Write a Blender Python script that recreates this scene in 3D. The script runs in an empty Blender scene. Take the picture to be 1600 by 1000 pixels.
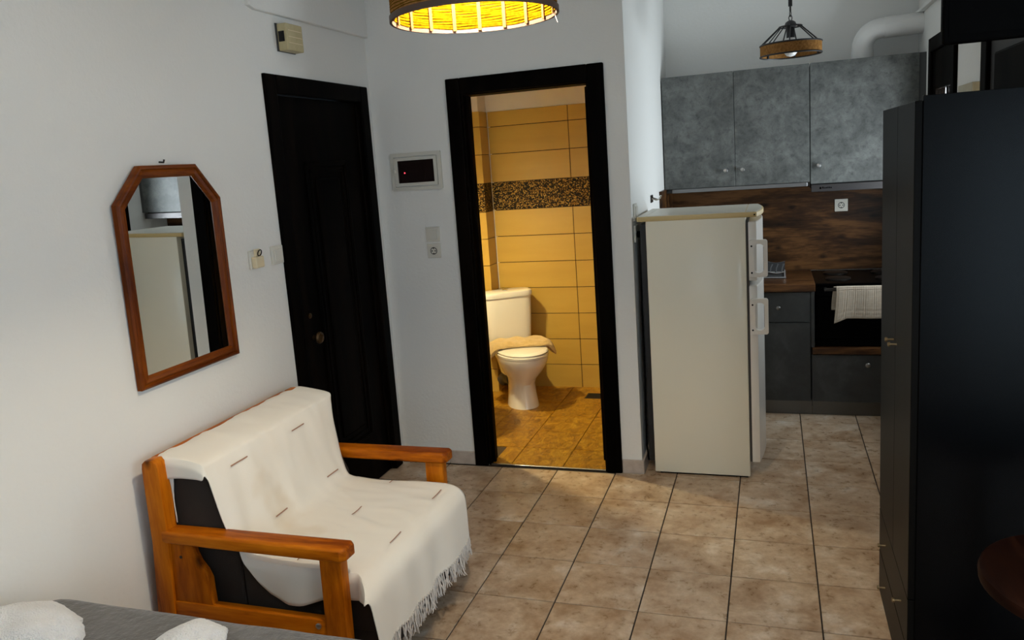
import bpy, bmesh, math, random
from mathutils import Matrix, Vector, noise
random.seed(7)
scene = bpy.context.scene
COL = scene.collection
PI = math.pi

# ------------------------------------------------------------------ camera
F, YAW, PITCH, ROLL = 1240.42, -0.33062, -0.16755, -0.07153
CAM = Vector((2.15952, -4.10007, 1.72271))
PPX, PPY = 789.67, 466.26
fw = Vector((math.sin(YAW)*math.cos(PITCH), math.cos(YAW)*math.cos(PITCH), math.sin(PITCH)))
rt = Vector((math.cos(YAW), -math.sin(YAW), 0))
up = rt.cross(fw)
r2 = math.cos(ROLL)*rt + math.sin(ROLL)*up
u2 = -math.sin(ROLL)*rt + math.cos(ROLL)*up
cd = bpy.data.cameras.new('camera')
cam = bpy.data.objects.new('camera', cd)
COL.objects.link(cam)
cam.matrix_world = Matrix(((r2.x, u2.x, -fw.x, CAM.x), (r2.y, u2.y, -fw.y, CAM.y), (r2.z, u2.z, -fw.z, CAM.z), (0, 0, 0, 1)))
cd.sensor_width = 36
cd.lens = F*36/1600
cd.shift_x = (800-PPX)/1600
cd.shift_y = (PPY-500)/1600
cd.clip_start = 0.05
scene.camera = cam

# ------------------------------------------------------------------ world, exposure, daylight
scene.view_settings.view_transform = 'Standard'
scene.view_settings.look = 'None'
scene.view_settings.gamma = 1
scene.view_settings.use_curve_mapping = False
scene.view_settings.exposure = 0.0
W = bpy.data.worlds.new('sky')
scene.world = W
W.use_nodes = True
W.node_tree.nodes['Background'].inputs[0].default_value = (0.62, 0.8, 1.0, 1)
W.node_tree.nodes['Background'].inputs[1].default_value = 2.0

def area(name, loc, rot, sx, sy, power, color):
    d = bpy.data.lights.new(name, 'AREA')
    d.shape = 'RECTANGLE'; d.size = sx; d.size_y = sy; d.energy = power; d.color = color
    o = bpy.data.objects.new(name, d); COL.objects.link(o)
    o.location = loc; o.rotation_euler = rot
    return o
DAY = (0.88, 0.94, 1.0)
# daylight standing in the openings: right-hand window, rear balcony door, rear window, kitchen balcony door
area('daylight_side_window', (4.37, -3.7, 1.55), (0, PI/2, 0), 1.2, 1.7, 22, DAY)
area('daylight_balcony_door', (3.95, -5.86, 0.95), (PI/2, 0, 0), 0.68, 1.7, 20, (0.62, 0.84, 1.0))
area('daylight_rear_window', (1.6, -5.86, 1.55), (PI/2, 0, 0), 1.3, 1.2, 5, DAY)
area('daylight_kitchen_door', (3.16, 0.88, 1.5), (0, PI/2+.2, 0), 0.85, 0.44, 32, (0.85, 0.94, 1.0))

# ------------------------------------------------------------------ materials
MATS = {}
def newmat(name):
    m = bpy.data.materials.new(name); m.use_nodes = True
    nt = m.node_tree
    b = nt.nodes['Principled BSDF']
    MATS[name] = m
    return m, nt, b
def ramp(nt, stops):
    r = nt.nodes.new('ShaderNodeValToRGB')
    while len(r.color_ramp.elements) < len(stops): r.color_ramp.elements.new(0.5)
    for e, (p, c) in zip(r.color_ramp.elements, stops):
        e.position = p; e.color = (*c, 1)
    return r
def coords(nt, scale=(1, 1, 1), kind='Object', offs=None):
    t = nt.nodes.new('ShaderNodeTexCoord'); mp = nt.nodes.new('ShaderNodeMapping')
    nt.links.new(t.outputs[kind], mp.inputs['Vector'])
    mp.inputs['Scale'].default_value = scale
    if offs:
        inf = nt.nodes.new('ShaderNodeObjectInfo')
        mul = nt.nodes.new('ShaderNodeVectorMath'); mul.operation = 'SCALE'
        mul.inputs[0].default_value = (17.3, 29.1, 11.7)
        nt.links.new(inf.outputs['Random'], mul.inputs['Scale'])
        nt.links.new(mul.outputs[0], mp.inputs['Location'])
    return mp
def noisen(nt, mp, scale, detail=4, rough=.55, dist=0):
    n = nt.nodes.new('ShaderNodeTexNoise')
    n.inputs['Scale'].default_value = scale; n.inputs['Detail'].default_value = detail
    n.inputs['Roughness'].default_value = rough; n.inputs['Distortion'].default_value = dist
    nt.links.new(mp.outputs[0], n.inputs['Vector'])
    return n
def bumpn(nt, b, src, strength, dist=.01):
    bp = nt.nodes.new('ShaderNodeBump'); bp.inputs['Strength'].default_value = strength
    bp.inputs['Distance'].default_value = dist
    nt.links.new(src, bp.inputs['Height']); nt.links.new(bp.outputs[0], b.inputs['Normal'])
def mat(name, col, rough=.5, metal=0, col2=None, vscale=4, bump=0, bscale=60, bdist=.004, coat=0, spec=.5, stretch=(1, 1, 1), offs=None, sheen=0):
    m, nt, b = newmat(name)
    b.inputs['Base Color'].default_value = (*col, 1)
    b.inputs['Roughness'].default_value = rough; b.inputs['Metallic'].default_value = metal
    b.inputs['Coat Weight'].default_value = coat; b.inputs['Specular IOR Level'].default_value = spec
    if sheen: b.inputs['Sheen Weight'].default_value = sheen
    if col2 or bump:
        mp = coords(nt, stretch, offs=offs)
        if col2:
            n = noisen(nt, mp, vscale); r = ramp(nt, [(.3, col), (.7, col2)])
            nt.links.new(n.outputs[0], r.inputs[0]); nt.links.new(r.outputs[0], b.inputs['Base Color'])
        if bump:
            n2 = noisen(nt, mp, bscale, 3); bumpn(nt, b, n2.outputs[0], bump, bdist)
    return m
def emit(name, col, strength):
    m, nt, b = newmat(name)
    b.inputs['Base Color'].default_value = (*col, 1)
    b.inputs['Emission Color'].default_value = (*col, 1)
    b.inputs['Emission Strength'].default_value = strength
    return m
def woodmat(name, c1, c2, c3, axis=0, rough=.35, gscale=9, coat=.3, knots=True, bump=.05, offs=None, long=.12, spec=.4):
    m, nt, b = newmat(name)
    sc = [1, 1, 1]; sc[axis] = long
    mp = coords(nt, tuple(sc), offs=offs)
    n = noisen(nt, mp, gscale, 6, .6, .6)
    n2 = noisen(nt, mp, gscale*7, 4, .6, .2)
    mx = nt.nodes.new('ShaderNodeMath'); mx.operation = 'MULTIPLY_ADD'
    mx.inputs[1].default_value = .35
    nt.links.new(n2.outputs[0], mx.inputs[0]); nt.links.new(n.outputs[0], mx.inputs[2])
    r = ramp(nt, [(.5, c1), (.66, c2), (.82, c3)])
    nt.links.new(mx.outputs[0], r.inputs[0])
    out = r.outputs[0]
    if knots:
        sc2 = [1, 1, 1]; sc2[axis] = .6
        mp2 = coords(nt, tuple(sc2), offs=offs)
        v = nt.nodes.new('ShaderNodeTexVoronoi'); v.inputs['Scale'].default_value = 9
        nt.links.new(mp2.outputs[0], v.inputs['Vector'])
        kr = ramp(nt, [(.06, (.10, .08, .07)), (.2, (1, 1, 1))])
        nt.links.new(v.outputs['Distance'], kr.inputs[0])
        mm = nt.nodes.new('ShaderNodeMix'); mm.data_type = 'RGBA'; mm.blend_type = 'MULTIPLY'
        mm.inputs['Factor'].default_value = .85
        nt.links.new(out, mm.inputs['A']); nt.links.new(kr.outputs[0], mm.inputs['B'])
        out = mm.outputs['Result']
    nt.links.new(out, b.inputs['Base Color'])
    b.inputs['Roughness'].default_value = rough; b.inputs['Coat Weight'].default_value = coat; b.inputs['Specular IOR Level'].default_value = spec
    if bump: bumpn(nt, b, n2.outputs[0], bump, .003)
    return m

mat('plaster', (.74, .738, .708), .75, bump=.35, bscale=55, bdist=.004)
mat('plaster_bath', (.80, .74, .68), .8, bump=.2, bscale=60)
mat('ceiling_paint', (.9, .9, .885), .85)
mat('grout', (.035, .025, .018), .9)
mat('grout_bath', (.05, .028, .010), .9)
# floor tile: mottled beige brown stoneware
m, nt, b = newmat('floor_tile')
mp = coords(nt, offs=True)
n1 = noisen(nt, mp, 7, 6, .64, .3); n2 = noisen(nt, mp, 26, 5, .65)
r1 = ramp(nt, [(.30, (.29, .175, .095)), (.45, (.42, .30, .20)), (.58, (.52, .405, .295)), (.74, (.68, .61, .53))])
nt.links.new(n1.outputs[0], r1.inputs[0])
r2_ = ramp(nt, [(.32, (.80, .76, .71)), (.66, (1.1, 1.09, 1.08))])
nt.links.new(n2.outputs[0], r2_.inputs[0])
mm = nt.nodes.new('ShaderNodeMix'); mm.data_type = 'RGBA'; mm.blend_type = 'MULTIPLY'; mm.inputs['Factor'].default_value = 1
nt.links.new(r1.outputs[0], mm.inputs['A']); nt.links.new(r2_.outputs[0], mm.inputs['B'])
nt.links.new(mm.outputs['Result'], b.inputs['Base Color'])
rr = ramp(nt, [(.3, (.24, .24, .24)), (.7, (.40, .40, .40))]); nt.links.new(n2.outputs[0], rr.inputs[0])
nt.links.new(rr.outputs[0], b.inputs['Roughness'])
n3 = noisen(nt, mp, 22, 4, .6); bumpn(nt, b, n3.outputs[0], .14, .004)
# bathroom floor tile: brown slate
m, nt, b = newmat('bath_floor_tile')
mp = coords(nt, (1.4, .8, 1), offs=True)
n1 = noisen(nt, mp, 10, 8, .74, 1.6)
r1 = ramp(nt, [(.34, (.22, .085, .003)), (.5, (.48, .22, .008)), (.68, (.72, .42, .04))])
nt.links.new(n1.outputs[0], r1.inputs[0]); nt.links.new(r1.outputs[0], b.inputs['Base Color'])
b.inputs['Roughness'].default_value = .28
n2 = noisen(nt, mp, 24, 6, .7, 1.5)
bumpn(nt, b, n2.outputs[0], 1.0, .02)
mat('bath_wall_tile', (.57, .365, .072), .35, col2=(.51, .32, .060), vscale=3, stretch=(.4, .4, 3), offs=True)
# mosaic band
m, nt, b = newmat('mosaic')
mp = coords(nt, (1, 1, 1))
v = nt.nodes.new('ShaderNodeTexVoronoi'); v.inputs['Scale'].default_value = 135
nt.links.new(mp.outputs[0], v.inputs['Vector'])
sep = nt.nodes.new('ShaderNodeSeparateColor'); nt.links.new(v.outputs['Color'], sep.inputs[0])
r1 = ramp(nt, [(0, (.008, .005, .003)), (.5, (.014, .009, .005)), (.60, (.22, .12, .02)), (.84, (.45, .29, .07))])
r1.color_ramp.interpolation = 'CONSTANT'
nt.links.new(sep.outputs[0], r1.inputs[0]); nt.links.new(r1.outputs[0], b.inputs['Base Color'])
b.inputs['Roughness'].default_value = .5; b.inputs['Specular IOR Level'].default_value = .15
mat('skirting_tile', (.38, .31, .26), .45, col2=(.52, .46, .41), vscale=14, bump=.1, offs=True)
woodmat('door_dark', (.0008, .0006, .0005), (.0016, .0011, .0008), (.005, .003, .002), 2, .45, 8, 0, False, .03, spec=.02)
mat('door_edge', (.012, .008, .006), .45)
mat('brass', (.36, .27, .15), .35, 1)
mat('bronze', (.09, .05, .02), .4, .8)
mat('dark_metal', (.05, .045, .04), .35, .9)
mat('chrome', (.75, .75, .74), .15, 1)
mat('steel', (.50, .50, .50), .32, 1)
mat('knob_metal', (.22, .21, .19), .35, 1)
mat('plinth_metal', (.13, .125, .115), .3, 1)
mat('black_metal', (.01, .01, .011), .45, .2)
mat('black_plastic', (.001, .001, .001), .5, spec=.02)
mat('black_gloss', (.001, .001, .001), .25, spec=.03)
mat('black_cavity', (.003, .003, .003), .9)
mat('white_plastic', (.62, .60, .53), .4)
mat('white_pvc', (.74, .74, .72), .45)
mat('cream_plastic', (.72, .62, .42), .4, col2=(.64, .53, .33), vscale=8)
mat('old_cream', (.50, .43, .24), .5, col2=(.42, .35, .19), vscale=20)
mat('wall_box_cream', (.48, .46, .36), .5, col2=(.40, .36, .25), vscale=9)
mat('fridge_enamel', (.80, .76, .62), .4, coat=.15)
mat('fridge_white', (.74, .71, .65), .3, coat=.3)
mat('fridge_top', (.60, .58, .50), .35)
mat('fridge_trim', (.60, .45, .20), .45)
mat('gasket', (.06, .055, .05), .7)
# concrete look laminate
m, nt, b = newmat('concrete_front')
mp = coords(nt)
n1 = noisen(nt, mp, 7, 10, .74, .4); n2 = noisen(nt, mp, 26, 6, .75)
r1 = ramp(nt, [(.30, (.045, .048, .045)), (.48, (.085, .090, .085)), (.70, (.16, .166, .158))])
nt.links.new(n1.outputs[0], r1.inputs[0])
r2_ = ramp(nt, [(.3, (.45, .45, .45)), (.5, (1, 1, 1))]); nt.links.new(n2.outputs[0], r2_.inputs[0])
mm = nt.nodes.new('ShaderNodeMix'); mm.data_type = 'RGBA'; mm.blend_type = 'MULTIPLY'; mm.inputs['Factor'].default_value = 1
nt.links.new(r1.outputs[0], mm.inputs['A']); nt.links.new(r2_.outputs[0], mm.inputs['B'])
nt.links.new(mm.outputs['Result'], b.inputs['Base Color']); b.inputs['Roughness'].default_value = .42
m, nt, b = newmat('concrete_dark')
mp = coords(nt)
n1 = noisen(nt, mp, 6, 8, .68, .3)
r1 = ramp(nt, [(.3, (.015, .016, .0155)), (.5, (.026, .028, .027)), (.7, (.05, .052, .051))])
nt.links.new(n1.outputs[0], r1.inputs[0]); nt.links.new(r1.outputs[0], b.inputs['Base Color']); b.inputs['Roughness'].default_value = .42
mat('carcass_grey', (.05, .052, .053), .5)
mat('rail_alu', (.22, .22, .22), .4, 1)
mat('hood_steel', (.09, .085, .085), .4, 1)
mat('carcass_dark', (.03, .03, .032), .6)
woodmat('walnut', (.007, .003, .0012), (.04, .016, .0045), (.13, .057, .017), 0, .45, 9, 0, True, .04, long=.16, spec=.2)
woodmat('worktop_wood', (.016, .006, .002), (.055, .021, .006), (.12, .05, .015), 0, .4, 22, 0, False, .03, spec=.25)
PC = ((.19, .036, .0012), (.42, .105, .002), (.56, .165, .005))
for i, ax in enumerate('xyz'): woodmat('pine_'+ax, *PC, i, .4, 10, 0, True, .05, offs=True, spec=.12)
for i, ax in enumerate('xyz'): woodmat('cherry_'+ax, (.06, .0105, .0008), (.12, .025, .0015), (.19, .046, .003), i, .35, 16, 0, False, .05, spec=.10)
mat('mirror_glass', (.86, .88, .87), .0, 1)
mat('brown_fabric', (.022, .015, .011), .95, bump=.3, bscale=260, bdist=.003)
# throw: cream cotton with stains
m, nt, b = newmat('throw_cotton')
mp = coords(nt)
n1 = noisen(nt, mp, 3.2, 3, .5)
r1 = ramp(nt, [(.35, (.80, .76, .68)), (.62, (.78, .73, .64)), (.78, (.66, .56, .42))])
nt.links.new(n1.outputs[0], r1.inputs[0]); nt.links.new(r1.outputs[0], b.inputs['Base Color'])
b.inputs['Roughness'].default_value = .9; b.inputs['Sheen Weight'].default_value = .2
n2 = noisen(nt, mp, 420, 2); bumpn(nt, b, n2.outputs[0], .25, .002)
mat('stripe_thread', (.36, .20, .13), .95)
mat('tassel_cotton', (.62, .58, .54), .95)
mat('bedspread', (.10, .095, .09), .95, col2=(.13, .124, .12), vscale=30, bump=.8, bscale=38, bdist=.01, sheen=.3)
mat('terry_white', (.84, .84, .84), .98, bump=1, bscale=190, bdist=.012, sheen=.4)
mat('terry_ochre', (.74, .52, .22), .98, col2=(.62, .41, .15), vscale=40, bump=1, bscale=160, bdist=.012, sheen=.3)
mat('waffle_linen', (.40, .34, .265), .95, col2=(.33, .275, .21), vscale=40)
mat('porcelain', (.82, .78, .70), .12, coat=.4)
mat('wardrobe_side', (.0006, .0007, .0010), .27, spec=.085)
mat('wardrobe_front', (.003, .0027, .0023), .38, spec=.05, bump=.05, bscale=240, bdist=.002)
woodmat('table_wood', (.006, .002, .0015), (.011, .004, .0025), (.02, .007, .004), 1, .45, 12, 0, False, .03, spec=.03)
# jute rope: fine ridges along z
m, nt, b = newmat('jute')
mp = coords(nt)
n1 = noisen(nt, mp, 90, 4)
r1 = ramp(nt, [(.3, (.16, .075, .022)), (.7, (.30, .15, .05))])
nt.links.new(n1.outputs[0], r1.inputs[0]); nt.links.new(r1.outputs[0], b.inputs['Base Color'])
b.inputs['Specular IOR Level'].default_value = 0; b.inputs['Roughness'].default_value = .9
b.inputs['Transmission Weight'].default_value = 0
m, nt, b = newmat('paper_cord')
mp = coords(nt)
n1 = noisen(nt, mp, 120, 3)
r1 = ramp(nt, [(.3, (.05, .024, .0004)), (.7, (.105, .058, .0009))])
nt.links.new(n1.outputs[0], r1.inputs[0]); nt.links.new(r1.outputs[0], b.inputs['Base Color'])
b.inputs['Specular IOR Level'].default_value = 0; b.inputs['Roughness'].default_value = .9
mat('cane_strip', (.10, .048, .02), .7, spec=0)
mat('shade_rim', (.05, .025, .015), .6)
mat('bulb_glass_off', (.72, .72, .70), .08, spec=.6)
emit('bulb_warm', (1.0, .85, .63), 1330)
emit('bath_lamp_glow', (1.0, .84, .47), 2000)
emit('led_red', (1, .05, .08), 4)
mat('panel_glass', (.012, .006, .005), .12)
m, nt, b = newmat('pane_glass')
tr = nt.nodes.new('ShaderNodeBsdfTransparent'); gl = nt.nodes.new('ShaderNodeBsdfGlossy'); gl.inputs['Roughness'].default_value = .02
mx = nt.nodes.new('ShaderNodeMixShader'); mx.inputs[0].default_value = .07
nt.links.new(tr.outputs[0], mx.inputs[1]); nt.links.new(gl.outputs[0], mx.inputs[2])
nt.links.new(mx.outputs[0], nt.nodes['Material Output'].inputs['Surface'])

# ------------------------------------------------------------------ geometry helpers
class G:
    """collects shapes into one bmesh"""
    def __init__(s): s.bm = bmesh.new()
    def box(s, x0, x1, y0, y1, z0, z1, bev=0, seg=2):
        r = bmesh.ops.create_cube(s.bm, size=1)
        bmesh.ops.scale(s.bm, vec=(x1-x0, y1-y0, z1-z0), verts=r['verts'])
        bmesh.ops.translate(s.bm, vec=((x0+x1)/2, (y0+y1)/2, (z0+z1)/2), verts=r['verts'])
        if bev:
            ed = list({e for v in r['verts'] for e in v.link_edges})
            bmesh.ops.bevel(s.bm, geom=ed, offset=bev, segments=seg, affect='EDGES', profile=.5)
        return s
    def prism(s, pts, axis, a, b, bev=0, seg=2):
        """polygon pts (2D) extruded along axis from a to b; 2D axes are the other two in xyz order"""
        def p3(p, t):
            if axis == 'x': return (t, p[0], p[1])
            if axis == 'y': return (p[0], t, p[1])
            return (p[0], p[1], t)
        v0 = [s.bm.verts.new(p3(p, a)) for p in pts]; v1 = [s.bm.verts.new(p3(p, b)) for p in pts]
        n = len(pts)
        fs = [s.bm.faces.new(v0), s.bm.faces.new(list(reversed(v1)))]
        for i in range(n): fs.append(s.bm.faces.new((v0[(i+1) % n], v0[i], v1[i], v1[(i+1) % n])))
        bmesh.ops.recalc_face_normals(s.bm, faces=fs)
        if bev:
            ed = list({e for f in fs[:2] for e in f.edges})
            bmesh.ops.bevel(s.bm, geom=ed, offset=bev, segments=seg, affect='EDGES', profile=.5)
        return s
    def loft(s, rings, cap=True, closed=False):
        vs = [[s.bm.verts.new(p) for p in r] for r in rings]
        n = len(rings[0]); fs = []
        R = len(vs)
        for i in range(R if closed else R-1):
            a, b2 = vs[i], vs[(i+1) % R]
            for j in range(n): fs.append(s.bm.faces.new((a[j], a[(j+1) % n], b2[(j+1) % n], b2[j])))
        if cap and not closed:
            fs.append(s.bm.faces.new(list(reversed(vs[0])))); fs.append(s.bm.faces.new(vs[-1]))
        bmesh.ops.recalc_face_normals(s.bm, faces=fs)
        return s
    def tube(s, path, r, n=8, closed=False):
        P = [Vector(p) for p in path]; rings = []
        L = len(P); nrm = None
        for i in range(L):
            if closed: d = P[(i+1) % L]-P[i-1]
            else: d = P[min(i+1, L-1)]-P[max(i-1, 0)]
            d.normalize()
            if nrm is None:
                nrm = d.orthogonal().normalized()
            else:
                nrm = (nrm-d*nrm.dot(d)).normalized()
            bn = d.cross(nrm)
            rr = r[i] if isinstance(r, (list, tuple)) else r
            rings.append([P[i]+nrm*math.cos(2*PI*k/n)*rr+bn*math.sin(2*PI*k/n)*rr for k in range(n)])
        return s.loft(rings, closed=closed)
    def lathe(s, prof, c=(0, 0), n=24, axis='z', cap=True):
        rings = []
        for (r, t) in prof:
            ring = []
            for k in range(n):
                a = 2*PI*k/n; u, v = c[0]+r*math.cos(a), c[1]+r*math.sin(a)
                ring.append({'z': (u, v, t), 'x': (t, u, v), 'y': (u, t, v)}[axis])
            rings.append(ring)
        return s.loft(rings, cap=cap)
    def ringxy(s, R, z0, z1, t, c, n=48):
        s.loft([[(c[0]+rr*math.cos(2*PI*k/n), c[1]+rr*math.sin(2*PI*k/n), z) for k in range(n)] for rr, z in ((R, z0), (R, z1), (R-t, z1), (R-t, z0))], closed=True)
        return s
    def grid(s, pts):
        vs = [[s.bm.verts.new(p) for p in row] for row in pts]
        for i in range(len(vs)-1):
            for j in range(len(vs[0])-1):
                s.bm.faces.new((vs[i][j], vs[i][j+1], vs[i+1][j+1], vs[i+1][j]))
        return s
    def xf(s, M):
        bmesh.ops.transform(s.bm, matrix=M, verts=s.bm.verts); return s
    def mesh(s, name, m, smooth=False):
        me = bpy.data.meshes.new(name); s.bm.to_mesh(me); s.bm.free()
        me.materials.append(MATS[m])
        if smooth:
            for p in me.polygons: p.use_smooth = True
            try: me.set_sharp_from_angle(angle=math.radians(38))
            except Exception: pass
        return me
    def obj(s, name, m, parent=None, smooth=False, kind=None, label=None):
        o = bpy.data.objects.new(name, s.mesh(name, m, smooth)); COL.objects.link(o)
        attach(o, parent)
        if kind: o['kind'] = kind
        if label: o['label'] = label
        return o
def attach(o, parent):
    if parent:
        o.parent = parent
        if parent.type == 'EMPTY': o.matrix_parent_inverse = Matrix.Translation(parent.location).inverted()
def thing(name, label, cat, loc, group=None):
    e = bpy.data.objects.new(name, None); COL.objects.link(e)
    e.location = loc; e.empty_display_size = .05
    e['label'] = label; e['category'] = cat
    if group: e['group'] = group
    return e
def tag(o, label, cat, group=None):
    o['label'] = label; o['category'] = cat
    if group: o['group'] = group
    return o
def struct(g, name, m, label=None, parent=None, smooth=False):
    o = g.obj(name, m, parent, smooth, kind='structure' if parent is None else None)
    if label: o['label'] = label
    if parent is None: o['category'] = name.split('_')[0]
    return o
def sell(cx, cy, z, rx, ry, p=2, n=32, front=None):
    """superellipse ring in xy"""
    out = []
    for k in range(n):
        a = 2*PI*k/n; c, s_ = math.cos(a), math.sin(a)
        out.append((cx+rx*math.copysign(abs(c)**(2/p), c), cy+ry*math.copysign(abs(s_)**(2/p), s_), z))
    return out
def rrect(x0, x1, y0, y1, r, n=5):
    pts = []
    for (cx, cy, a0) in ((x1-r, y0+r, -PI/2), (x1-r, y1-r, 0), (x0+r, y1-r, PI/2), (x0+r, y0+r, PI)):
        for i in range(n+1):
            a = a0+PI/2*i/n; pts.append((cx+r*math.cos(a), cy+r*math.sin(a)))
    return pts
def catmull(P, per=6):
    out = []
    for i in range(len(P)-1):
        p0, p1, p2, p3 = P[max(i-1, 0)], P[i], P[i+1], P[min(i+2, len(P)-1)]
        for k in range(per):
            t = k/per
            out.append(tuple(.5*((2*b2)+(-a+c)*t+(2*a-5*b2+4*c-d)*t*t+(-a+3*b2-3*c+d)*t**3) for a, b2, c, d in zip(p0, p1, p2, p3)))
    out.append(tuple(P[-1]))
    return out
H = 2.8      # ceiling height
XL = .03     # left wall face
YB = .02     # bathroom wall face
XA = 1.467   # kitchen alcove wall face
YK = 1.70    # kitchen back wall face
XR = 3.05    # kitchen right wall face

# ================================================================== SETTING
# ---- floor
fl = struct(G().box(-.2, 4.6, -6.1, 1.9, -.10, -.005), 'floor', 'grout', 'beige brown stoneware tiled floor of the studio')
T = .33
def in_floor(x0, y0):
    xc, yc = x0+T/2, y0+T/2
    if yc > .05: return XA-.1 < xc < XR+.1 and yc < 1.3
    if xc > XR+.05 and yc > -1.7: return False
    return xc < 4.45 and yc > -5.95
tile_me = G().box(.001, T-.0048, .0, T-.0062, -.008, 0, .0008, 1).mesh('floor_tile', 'floor_tile')
rest = G()
for c in range(0, 14):
    for r in range(-5, 18):
        x0, y0 = c*T+.002, -(r+1)*T+.002
        if not in_floor(x0, y0): continue
        if x0 < 3.1 and y0 > -3.4:
            o = bpy.data.objects.new('floor_tile', tile_me); COL.objects.link(o)
            o.location = (x0, y0, 0); o.parent = fl
            o.rotation_euler = (0, 0, 0)
        else:
            rest.box(x0, x0+T-.0045, y0, y0+T-.0045, -.008, 0)
rest.obj('floor_tile_rest', 'floor_tile', fl, kind='stuff')
# bathroom floor
bf = struct(G().box(-.2, 1.36, .03, 1.75, -.02, -.003), 'floor_bathroom', 'grout_bath', 'brown slate tiled bathroom floor')
xs = [-.23, .08, .39, .70, 1.01, 1.32]; ys = [.035, .32, .62, .92, 1.22, 1.52, 1.7]
for i in range(5):
    for j in range(6):
        x0, x1, y0, y1 = max(xs[i], -.13), min(xs[i+1], 1.352), ys[j], min(ys[j+1], 1.63)
        if j == 0: x0, x1 = max(x0, .585), min(x1, 1.262)
        if x1-x0 < .02: continue
        o = G().box(x0+.002, x1-.002, y0+.002, y1-.002, -.008, .003, .0012, 1).obj('slate_tile', 'bath_floor_tile', bf)
G().box(.585, 1.262, .022, .036, 0, .007, .002).obj('threshold_strip', 'steel', bf, label='thin metal threshold strip')

# ---- left wall (with entrance door opening)
DY0, DY1, DZ = -.945, -.075, 2.15
g = G().box(-.12, XL, -6.0, DY0, 0, H).box(-.12, XL, DY1, YB+.12, 0, H).box(-.12, XL, DY0, DY1, DZ, H)
wl = struct(g, 'wall_left', 'plaster', 'white plastered wall with the mirror')
g = G().prism([(-1.05, 2.47), (-1.0, 2.458), (-.5, 2.46), (YB, 2.46), (YB, H), (-1.06, H)], 'x', XL-.005, XL+.022, .006)
g.obj('bulkhead', 'plaster', wl, label='plastered bulkhead above the entrance door')
# ---- bathroom wall (with door opening x .575-1.275)
BX0, BX1, BZ = .575, 1.272, 2.115
g = G().box(-.12, BX0, YB, .13, 0, H).box(BX1, XA, YB, .13, 0, H).box(BX0, BX1, YB, .13, BZ, H)
struct(g, 'wall_bathroom_front', 'plaster', 'white plastered wall with the bathroom doorway')
struct(G().box(1.36, XA, .13, YK+.1, 0, H), 'wall_alcove', 'plaster', 'white side wall of the kitchen alcove beside the fridge')
struct(G().box(XA, XR+.15, YK, YK+.1, 0, H), 'wall_kitchen', 'plaster', 'white wall above the kitchen cupboards')
# right wall with glazed door opening
KY0, KY1, KZ = .56, 1.20, 2.25
g = G().box(XR, XR+.14, -1.62, KY0, 0, H).box(XR, XR+.14, KY1, YK, 0, H).box(XR, XR+.14, KY0, KY1, KZ, H)
wr = struct(g, 'wall_right', 'plaster', 'white kitchen side wall behind the wardrobe')
G().box(XR-.03, XR+.002, -.2, YK-.02, 2.455, 2.475, .004).obj('cable_trunking', 'plaster', wr)
struct(G().box(XR+.14, 4.52, -1.62, -1.5, 0, H), 'wall_recess', 'plaster')
g = G().box(4.4, 4.52, -6.0, -4.6, 0, H).box(4.4, 4.52, -2.8, -1.62, 0, H).box(4.4, 4.52, -4.6, -2.8, 0, .9).box(4.4, 4.52, -4.6, -2.8, 2.2, H)
struct(g, 'wall_room_right', 'plaster')
# rear wall with balcony door and window openings (behind the camera)
g = G()
g.box(-.12, .9, -6.0, -5.88, 0, H).box(.9, 2.3, -6.0, -5.88, 0, .9).box(.9, 2.3, -6.0, -5.88, 2.2, H)
g.box(2.3, 3.55, -6.0, -5.88, 0, H).box(3.55, 4.32, -6.0, -5.88, 2.18, H).box(4.32, 4.52, -6.0, -5.88, 0, H)
struct(g, 'wall_rear', 'plaster')
struct(G().box(-.2, 4.6, -6.05, 1.9, H, H+.1), 'ceiling', 'ceiling_paint', 'white ceiling')
# ---- bathroom walls
struct(G().box(-.25, -.13, .13, 1.75, 0, H), 'wall_bathroom_left', 'bath_wall_tile')
bb = struct(G().box(-.13, 1.36, 1.628, 1.75, 0, H), 'wall_bathroom_back', 'plaster_bath', 'bathroom back wall with beige tiles and a mosaic band')
struct(G().box(1.352, 1.362, .13, 1.628, 0, H), 'wall_bathroom_right', 'bath_wall_tile')
G().box(.17, 1.352, 1.6255, 1.63, 0, 2.11).obj('tile_grout', 'grout_bath', bb)
zr = [0, .18, .38, .58, .78, .98, 1.18, 1.38, 1.59, 1.80, 2.0, 2.112]
def tile_rows(x0, x1, y0, y1, z0, z1, parent): G().box(x0, x1, y0, y1, z0, z1, .001, 1).obj('wall_tile', 'bath_wall_tile', parent)
for k in range(11):
    z0, z1 = zr[k], zr[k+1]
    if k == 7:
        G().box(.155, 1.352, 1.619, 1.626, z0+.002, z1-.002).obj('mosaic_band', 'mosaic', bb, label='dark and gold mosaic band')
        continue
    for (x0, x1) in ((.155, .769), (.769, 1.352)):
        tile_rows(x0+.0024, x1-.0024, 1.62, 1.6265, z0+.0024, z1-.0024, bb)
wc = struct(G().box(-.13, .143, 1.458, 1.628, 0, H), 'wall_pipe_chase', 'plaster_bath', 'boxed pipe chase in the bathroom corner')
G().box(-.13, .1445, 1.4565, 1.625, 0, 2.11).obj('tile_grout', 'grout_bath', wc)
for k in range(11):
    z0, z1 = zr[k]+.0024, zr[k+1]-.0024
    if k == 7:
        G().box(-.13, .151, 1.45, 1.457, z0, z1).obj('mosaic_band', 'mosaic', wc)
        G().box(.144, .151, 1.457, 1.618, z0, z1).obj('mosaic_band', 'mosaic', wc)
        continue
    tile_rows(-.13, .1515, 1.45, 1.457, z0, z1, wc)
    tile_rows(.1445, .151, 1.4575, 1.619, z0, z1, wc)
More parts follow.
